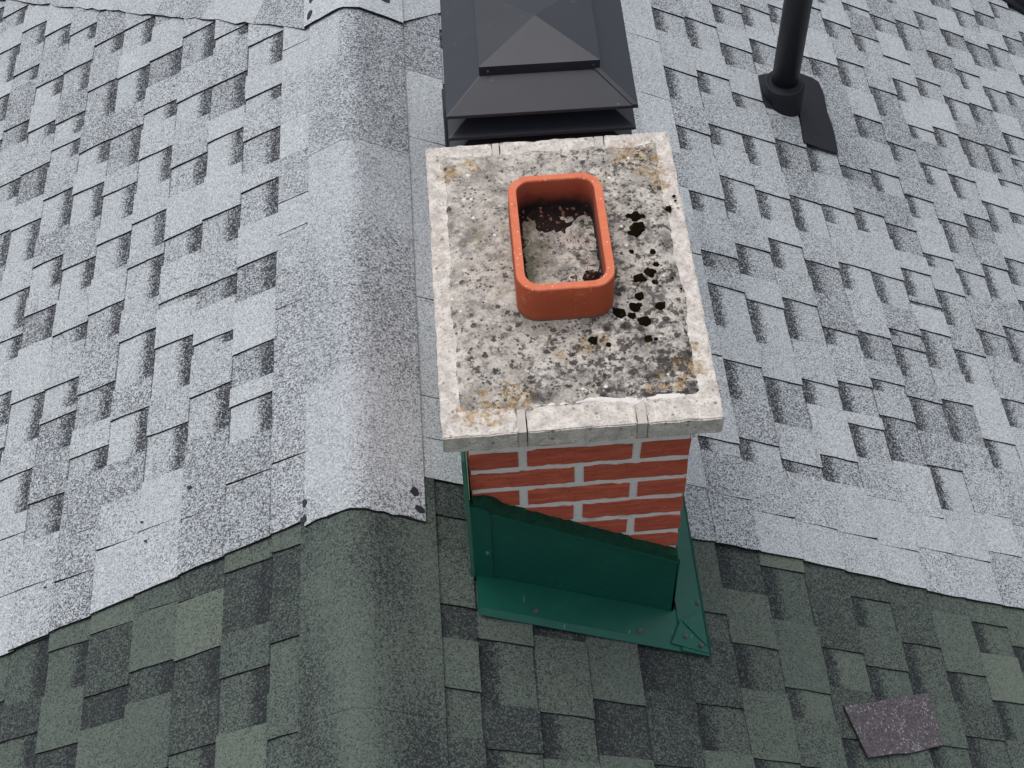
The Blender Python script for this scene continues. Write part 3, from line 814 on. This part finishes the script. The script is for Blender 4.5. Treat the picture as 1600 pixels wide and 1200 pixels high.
# flue liner
FX0, FX1, FY0, FY1, FH = -0.0955, 0.0855, 0.2425, 0.5330, 0.095
def rrect(x0, x1, y0, y1, r, n=8):
    P = []
    for (cx, cy, a0) in ((x1 - r, y0 + r, -90), (x1 - r, y1 - r, 0), (x0 + r, y1 - r, 90), (x0 + r, y0 + r, 180)):
        for i in range(n + 1):
            a = R(a0 + 90 * i / n); P.append((cx + r * math.cos(a), cy + r * math.sin(a)))
    return P
fl = empty('flue_liner', ((FX0 + FX1) / 2, (FY0 + FY1) / 2, 0)); fl.parent = chim; fl.matrix_parent_inverse = chim.matrix_basis.inverted()
tag(fl, 'orange clay flue with rounded corners')
wt = 0.0165
O = rrect(FX0, FX1, FY0, FY1, 0.042); I = rrect(FX0 + wt, FX1 - wt, FY0 + wt, FY1 - wt, 0.028)
N = len(O); V, F = [], []
rings = [(O, -0.01, 0), (O, FH * 0.5, 0), (O, FH - 0.003, 0), (O, FH - 0.0006, 0.0018), (I, FH, -0.0018), (I, FH - 0.003, 0), (I, FH * 0.5, 0), (I, -0.02, 0)]
cx0, cy0 = (FX0 + FX1) / 2, (FY0 + FY1) / 2
for ri, (P, z, ins) in enumerate(rings):
    for (x, y) in P:
        dx, dy = x - cx0, y - cy0; L_ = math.hypot(dx, dy)
        x2, y2 = x - dx / L_ * ins, y - dy / L_ * ins
        g = 0.0009 if z > FH - 0.004 else 0.0004
        V.append((x2 + noise.noise(Vector((x * 70, y * 70, z))) * g, y2 + noise.noise(Vector((x * 70, y * 70, 9))) * g, z + (noise.noise(Vector((x * 60, y * 60, 3))) * 0.0011 if z > FH - 0.004 else 0)))
for ri in range(len(rings) - 1):
    for i in range(N):
        j = (i + 1) % N; a, b = ri * N, (ri + 1) * N
        F.append((a + i, a + j, b + j, b + i))
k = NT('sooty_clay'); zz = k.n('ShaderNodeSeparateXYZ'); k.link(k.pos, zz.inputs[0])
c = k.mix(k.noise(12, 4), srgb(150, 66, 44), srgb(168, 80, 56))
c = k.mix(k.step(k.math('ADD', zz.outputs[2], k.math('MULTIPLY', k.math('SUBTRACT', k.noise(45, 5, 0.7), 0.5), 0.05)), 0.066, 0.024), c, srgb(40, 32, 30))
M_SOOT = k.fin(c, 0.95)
liner = mesh('clay_wall', V, F, [M_TERRA, M_SOOT], fl, fm=[1 if q // N >= 5 else 0 for q in range(len(F))])
for p in liner.data.polygons: p.use_smooth = p.center.z < FH - 0.004
skin('flue_floor', FX0 + 0.008, FX1 - 0.008, FY0 + 0.008, FY1 - 0.008, 0.004, 0.009, 0.010, M_FLOOR, 3.0, nx=24, ny=36, parent=fl)
# soil drifted against the back and left walls
V, F = [], []; nx, ny = 30, 46
for j in range(ny + 1):
    for i in range(nx + 1):
        s, t = i / nx, j / ny
        x = FX0 + 0.012 + (FX1 - FX0 - 0.024) * s; y = FY0 + 0.012 + (FY1 - FY0 - 0.024) * t
        h = 0.020 * sstep(t, 0.84, 1.0) + 0.016 * sstep(0.13 - s, 0, 0.13) + 0.010 * sstep(s, 0.93, 1.0) + 0.012 * max(0, 1 - math.hypot((s - 0.83) * 3.6, (t - 0.30) * 7)) + 0.012 * max(0, 1 - math.hypot((s - 0.45) * 3.4, (t - 0.80) * 7))
        h += noise.noise(Vector((x * 45, y * 45, 1))) * 0.006 + noise.noise(Vector((x * 130, y * 130, 1))) * 0.004 - 0.005
        V.append((x, y, 0.0095 + h))
for j in range(ny):
    for i in range(nx):
        a = j * (nx + 1) + i; F.append((a, a + 1, a + nx + 2, a + nx + 1))
mesh('soil_drift', V, F, M_SOIL, fl, smooth=False)
bm = bmesh.new(); crng = random.Random(9)
for q in range(95):
    z_ = crng.random()
    if z_ < 0.55: s, t = crng.random(), crng.uniform(0.66, 0.95)
    elif z_ < 0.8: s, t = crng.uniform(0.80, 0.97), crng.uniform(0.15, 0.75)
    else: s, t = crng.random(), crng.uniform(0.1, 0.9)
    x = FX0 + 0.02 + (FX1 - FX0 - 0.04) * s; y = FY0 + 0.02 + (FY1 - FY0 - 0.04) * t
    h = 0.024 * sstep(t, 0.70, 0.97) + 0.010 * sstep(s, 0.93, 1.0) + 0.012 * max(0, 1 - math.hypot((s - 0.83) * 3.6, (t - 0.30) * 7))
    rt_ = bmesh.ops.create_icosphere(bm, subdivisions=1, radius=crng.uniform(0.0007, 0.0019))
    for v in rt_['verts']: v.co = v.co * crng.uniform(0.7, 1.2) + Vector((x, y, 0.0115 + h))
tag(bm_obj('brick_crumbs', bm, M_TERRA, fl), kind='stuff')

# ------------------------------------------------------------------ green metal flashing round the foot of the chimney
flash = tag(empty('chimney_flashing', rp(1, 0.53, 0.0, 0.01)), 'dark green sheet metal flashing screwed round the chimney foot', 'flashing')
def zroof(x, h=0.0): return ZR - (x - XR) / CT * ST + h / CT
def sheet(name, pts, th, nrm, mat=M_GMET, bevel=0.0):
    bm = bmesh.new(); n = len(pts); nrm = Vector(nrm)
    a = [bm.verts.new(Vector(p)) for p in pts]; b = [bm.verts.new(Vector(p) - nrm * th) for p in pts]
    bm.faces.new(a); bm.faces.new(b[::-1])
    for i in range(n): bm.faces.new((a[i], b[i], b[(i + 1) % n], a[(i + 1) % n]))
    return bm_obj(name, bm, mat, flash, bevel=bevel)
N_R = (ST, 0, CT)
# front upstand
yf = 0.031
ztop = lambda x: -0.268 - (x + 0.2035) * 0.640
sheet('front_panel', [(-0.214, yf, zroof(-0.214, 0.02)), (0.214, yf, zroof(0.214, 0.02)), (0.209, yf, ztop(0.209) - 0.008), (-0.214, yf, ztop(-0.214) - 0.008)], 0.010, (0, -1, 0))
# folded hem + ragged sealant along its top
V = []; n = 44; rg = random.Random(3)
bm = bmesh.new()
lo, hi, hb = [], [], []
for i in range(n + 1):
    x = -0.205 + 0.413 * i / n
    bump_ = 0.020 * math.exp(-((x + 0.172) / 0.020) ** 2) if x < -0.172 else 0.020 * math.exp(-((x + 0.172) / 0.016) ** 2)
    zt = ztop(x) + bump_ + rg.uniform(-0.0030, 0.0030) + 0.004 * noise.noise(Vector((x * 40, 0, 0)))
    lo.append(bm.verts.new((x, yf - 0.0035, ztop(x) - 0.018))); hi.append(bm.verts.new((x, yf + 0.001 + rg.uniform(-0.002, 0.002), zt))); hb.append(bm.verts.new((x, CY0 + 0.004, zt + 0.004)))
for i in range(n):
    bm.faces.new((lo[i], lo[i + 1], hi[i + 1], hi[i])); bm.faces.new((hi[i], hi[i + 1], hb[i + 1], hb[i]))
bm_obj('sealant_bead', bm, M_SEAL, flash)
sheet('hem', [(-0.172, yf - 0.005, ztop(-0.172) - 0.026), (0.209, yf - 0.005, ztop(0.209) - 0.026), (0.209, yf - 0.005, ztop(0.209) - 0.0165), (-0.172, yf - 0.005, ztop(-0.172) - 0.0165)], 0.004, (0, -1, 0.0), bevel=0.0012)
# corner wrap on the ridge side
rr_ = [(-0.2125, -0.272), (-0.2125, -0.560), (-0.188, -0.564), (-0.1795, -0.560), (-0.1745, -0.548), (-0.1725, -0.310), (-0.178, -0.292)]
sheet('corner_wrap', [(x, yf - 0.005, z) for x, z in rr_], 0.0035, (0, -1, 0), bevel=0.0008)
# uphill side panel, standing proud of the bricks
sheet('side_panel', [(-0.2115, 0.025, -0.560), (-0.2115, 0.025, -0.245), (-0.2115, 0.034, -0.130), (-0.2115, 0.062, -0.130), (-0.2115, 0.075, -0.40), (-0.2115, 0.68, -0.43), (-0.2115, 0.68, -0.560)], 0.0085, (1, 0, 0), bevel=0.002)
flash.children[-1].data.materials[0] = M_GLIT
# downhill side panel
sheet('side_panel', [(0.2075 + 0.006, 0.031, zroof(0.2135, 0.01)), (0.2075 + 0.006, 0.68, zroof(0.2135, 0.01)), (0.2075 + 0.006, 0.68, -0.53), (0.2075 + 0.006, 0.031, -0.545)], 0.005, (1, 0, 0))
# aprons on the slope
uf = lambda x: (x - XR) / CT
def slope_sheet(name, pts, h, th, bevel=0.0):
    return sheet(name, [rp(1, u, y, h(u, y) if callable(h) else h) for u, y in pts], th, N_R, bevel=bevel)
slope_sheet('front_apron', [(0.262, -0.048), (0.806, -0.050), (0.806, 0.036), (0.262, 0.036)], lambda u, y: 0.017 + 0.02 * max(0, (y + 0.02)) , 0.003)
slope_sheet('apron_lip', [(0.262, -0.062), (0.812, -0.064), (0.812, -0.0485), (0.262, -0.0465)], lambda u, y: 0.0145 if y < -0.055 else 0.0185, 0.002)
slope_sheet('side_apron', [(0.752, -0.064), (0.822, -0.066), (0.822, 0.74), (0.752, 0.74)], 0.0205, 0.002)
slope_sheet('apron_edge', [(0.8225, -0.060), (0.834, -0.058), (0.834, 0.74), (0.8225, 0.74)], lambda u, y: 0.022 if u < 0.83 else 0.013, 0.002)
# folded corner gusset
sheet('corner_gusset', [rp(1, 0.724, -0.052, 0.0225), rp(1, 0.818, -0.060, 0.0225), rp(1, 0.818, 0.045, 0.0235), rp(1, 0.757, 0.010, 0.0245)], 0.0015, N_R)
sheet('corner_gusset', [rp(1, 0.760, 0.006, 0.0262), rp(1, 0.816, -0.044, 0.0248), rp(1, 0.817, 0.040, 0.0252)], 0.0012, N_R)
SCREWS = [(0.395, -0.033, 0.0185), (0.648, -0.034, 0.0185), (0.762, -0.030, 0.024), (0.800, -0.046, 0.026), (0.812, 0.062, 0.0218)]
for (u, y, h) in SCREWS:
    bm = bmesh.new(); c = rp(1, u, y, h)
    cyl(bm, c, 0.0055, 0.0050, 0.0018, 16, Vector(N_R)); cyl(bm, c + Vector(N_R) * 0.0018, 0.0036, 0.0030, 0.003, 6, Vector(N_R))
    bm_obj('screw', bm, M_SCREW, flash)

# ------------------------------------------------------------------ black louvred vent behind the chimney
VC = Vector((0.0145, 1.207)); VR = R(-0.6)
vent = tag(empty('roof_vent', (VC.x, VC.y, -0.68)), 'tall black metal roof vent with louvres and pyramid lid behind chimney', 'roof vent')
def vq(hw, z, hd=None):
    hd = hw if hd is None else hd
    P = []
    for sx, sy in ((-1, -1), (1, -1), (1, 1), (-1, 1)):
        x, y = sx * hw, sy * hd
        P.append(Vector((VC.x + x * math.cos(VR) - y * math.sin(VR), VC.y + x * math.sin(VR) + y * math.cos(VR), z)))
    return P
def frust(name, lower, upper, th=0.003, mat=M_VENT, lip=0.0):
    """sloped skirt of four mitred sheets with a turned-down lip"""
    bm = bmesh.new()
    rings = [vq(upper[0], upper[1]), vq(lower[0], lower[1])]
    if lip: rings.append(vq(lower[0] + 0.0005, lower[1] - lip)); rings.append(vq(lower[0] - th, lower[1] - lip))
    rings += [vq(lower[0] - th, lower[1] - th * 0.8), vq(upper[0] - th, upper[1] - th)]
    vs = [[bm.verts.new(p) for p in r] for r in rings]; n = len(vs)
    for a in range(n):
        b = (a + 1) % n
        for i in range(4):
            j = (i + 1) % 4; bm.faces.new((vs[a][i], vs[a][j], vs[b][j], vs[b][i]))
    return bm_obj(name, bm, mat, vent, bevel=0.0008, segs=1)
frust('hood', (0.2165, -0.168), (0.130, -0.122), lip=0.008)
# mitre seam straps on the hood
for ci in (0, 1):
    lo_, hi_ = vq(0.2165, -0.1665)[ci], vq(0.134, -0.1215)[ci]
    s = 1 if ci == 0 else -1
    bm = bmesh.new(); w_ = Vector((0.014 * -s * -1, 0, 0)); e_ = Vector((0, 0.0, 0.0016))
    a = [lo_ + e_, lo_ + w_ * 0.9 + Vector((0, 0, 0.0016)), hi_ + w_ * 0.9 + e_, hi_ + e_]
    f1 = [bm.verts.new(p) for p in a]; f2 = [bm.verts.new(p - Vector((0, -0.0006, 0.0012))) for p in a]
    if ci == 1:
        bm.faces.new(f1); bm.faces.new(f2[::-1])
        for i in range(4): bm.faces.new((f1[i], f2[i], f2[(i + 1) % 4], f1[(i + 1) % 4]))
        bm_obj('seam_strap', bm, M_VENT, vent)
    else: bm.free()
# lid: shallow pyramid with turned-down rim
bm = bmesh.new(); b = [bm.verts.new(p) for p in vq(0.1365, -0.0985)]; apx = bm.verts.new((VC.x, VC.y, -0.0730))
for i in range(4): bm.faces.new((b[i], b[(i + 1) % 4], apx))
b2 = [bm.verts.new(p) for p in vq(0.1365, -0.1240)]; b3 = [bm.verts.new(p) for p in vq(0.130, -0.1240)]
for i in range(4):
    j = (i + 1) % 4; bm.faces.new((b[i], b2[i], b2[j], b[j])); bm.faces.new((b2[i], b3[i], b3[j], b2[j]))
bm_obj('lid', bm, M_VENT, vent)
for x in (-0.118, 0.120):
    bm = bmesh.new(); cyl(bm, Vector((VC.x + x, VC.y - 0.1362, -0.112)), 0.003, 0.0025, 0.0022, 10, Vector((0, -1, 0))); bm_obj('rivet', bm, M_SCREW, vent)
for i in range(6):
    z = -0.236 - i * 0.070
    frust('louvre', (0.2150, z), (0.166, z + 0.020), lip=0.008)
bm = bmesh.new()
lo_, hi_ = vq(0.150, -1.0), vq(0.150, -0.15); hexa(bm, [tuple(p) for p in lo_ + hi_]); bm_obj('throat', bm, M_VENT, vent)
bm = bmesh.new(); P = []
for h in (0.012, 0.020):
    for (u, y) in ((uf(-0.225), 0.93), (uf(0.27), 0.93), (uf(0.27), 1.49), (uf(-0.225), 1.49)): P.append(rp(1, u, y, h + 0.006))
hexa(bm, P); bm_obj('base_flange', bm, M_VENT, vent)

# ------------------------------------------------------------------ plumbing pipe with rubber boot
PX, PY = 0.861, 1.994
stack = tag(empty('vent_pipe', (PX, PY, -1.16)), 'black plastic plumbing pipe rising through a rubber boot, upper right', 'pipe')
bm = bmesh.new(); cyl(bm, (PX, PY, -1.20), 0.0425, 0.0425, 0.92, 48)
bmesh.ops.delete(bm, geom=[f for f in bm.faces if f.calc_center_median().z > -0.3 and len(f.verts) > 4], context='FACES')
vs = [v for v in bm.verts if v.co.z > -0.3]; 
o = bm_obj('pipe', bm, M_PIPE, stack, smooth=True)
bm = bmesh.new(); prof = [(0.0655, -1.24), (0.0650, -1.066), (0.0640, -1.052), (0.0605, -1.045), (0.0560, -1.045), (0.0500, -1.050), (0.0455, -1.051), (0.0435, -1.041), (0.0425, -1.039)]
n = 48; rings = []
for (r_, z) in prof: rings.append([bm.verts.new((PX + r_ * math.cos(2 * math.pi * i / n), PY + r_ * math.sin(2 * math.pi * i / n), z)) for i in range(n)])
for a in range(len(rings) - 1):
    for i in range(n): bm.faces.new((rings[a][i], rings[a][(i + 1) % n], rings[a + 1][(i + 1) % n], rings[a + 1][i]))
bm_obj('rubber_collar', bm, M_RUB, stack, smooth=True)
def drape(name, pts, h, th, parent, mat):
    bm = bmesh.new(); top = [bm.verts.new(rp(1, u, y, h(u, y))) for u, y in pts]; low = [bm.verts.new(rp(1, u, y, h(u, y) - th)) for u, y in pts]
    bm.faces.new(top); bm.faces.new(low[::-1])
    for i in range(len(pts)):
        j = (i + 1) % len(pts); bm.faces.new((top[i], low[i], low[j], top[j]))
    return bm_obj(name, bm, mat, parent)
drape('boot_flange', [(1.543, 1.956), (1.528, 1.821), (1.59, 1.821), (1.662, 1.825), (1.666, 1.837), (1.675, 1.938), (1.673, 1.981), (1.67, 2.016), (1.679, 2.117), (1.671, 2.165), (1.649, 2.174), (1.606, 2.175), (1.5, 2.15)], lambda u, y: 0.026, 0.006, stack, M_RUB)
drape('sealant_patch', [(1.408, 2.078), (1.401, 1.963), (1.411, 1.938), (1.461, 1.945), (1.521, 1.945), (1.554, 1.986), (1.56, 2.1), (1.5, 2.14)], lambda u, y: 0.0245, 0.006, stack, M_TAR)

# ------------------------------------------------------------------ loose scrap of shingle, lower right
scrap = drape('shingle_scrap', [(1.179, -0.128), (1.216, -0.246), (1.300, -0.226), (1.345, -0.219), (1.450, -0.186), (1.452, -0.056), (1.36, -0.078), (1.27, -0.106)],
              lambda u, y: 0.0150 + 0.004 * (u - 1.179), 0.005, None, M_SCRAP)
scrap.data.materials.append(M_EDGE)
for p in scrap.data.polygons:
    if abs(p.normal.dot(Vector(N_R))) < 0.7: p.material_index = 1
tag(scrap, 'loose purplish grey shingle scrap lying on the green shingles, lower right', 'shingle scrap')

# ------------------------------------------------------------------ second, low black vent at the far right
v2 = tag(empty('box_vent', rp(1, 3.2, 3.5, 0.02)), 'black metal vent base just entering the top right corner', 'roof vent')
drape('base_flange', [(2.85, 3.222), (3.5, 3.04), (3.56, 3.8), (2.9, 3.86)], lambda u, y: 0.030, 0.010, v2, M_RUB)
bm = bmesh.new(); P = []
for h in (0.02, 0.16):
    for (u, y) in ((2.93, 3.245), (3.45, 3.10), (3.5, 3.75), (2.96, 3.8)): P.append(rp(1, u, y, h))
hexa(bm, P); bm_obj('hood', bm, M_VENT, v2, bevel=0.01)

# ------------------------------------------------------------------ the house below and the ground (outside the frame)
house = tag(empty('house', (0.3, 1.6, -5.0)), 'pale sided house body under the roof', 'house')
bm = bmesh.new(); box(bm, XR - UMAXL * CT + 0.3, XR + UMAXR * CT - 0.3, YLO + 0.25, YHI - 0.25, -5.0, ZR - UMAXR * ST + 0.02); bm_obj('wall', bm, M_SIDE, house)
me = bpy.data.meshes.new('ground'); S_ = 400
me.from_pydata([(-S_, -S_, -5.0), (S_, -S_, -5.0), (S_, S_, -5.0), (-S_, S_, -5.0)], [], [(0, 1, 2, 3)]); me.materials.append(M_LAWN)
tag(link('ground', me), kind='structure')
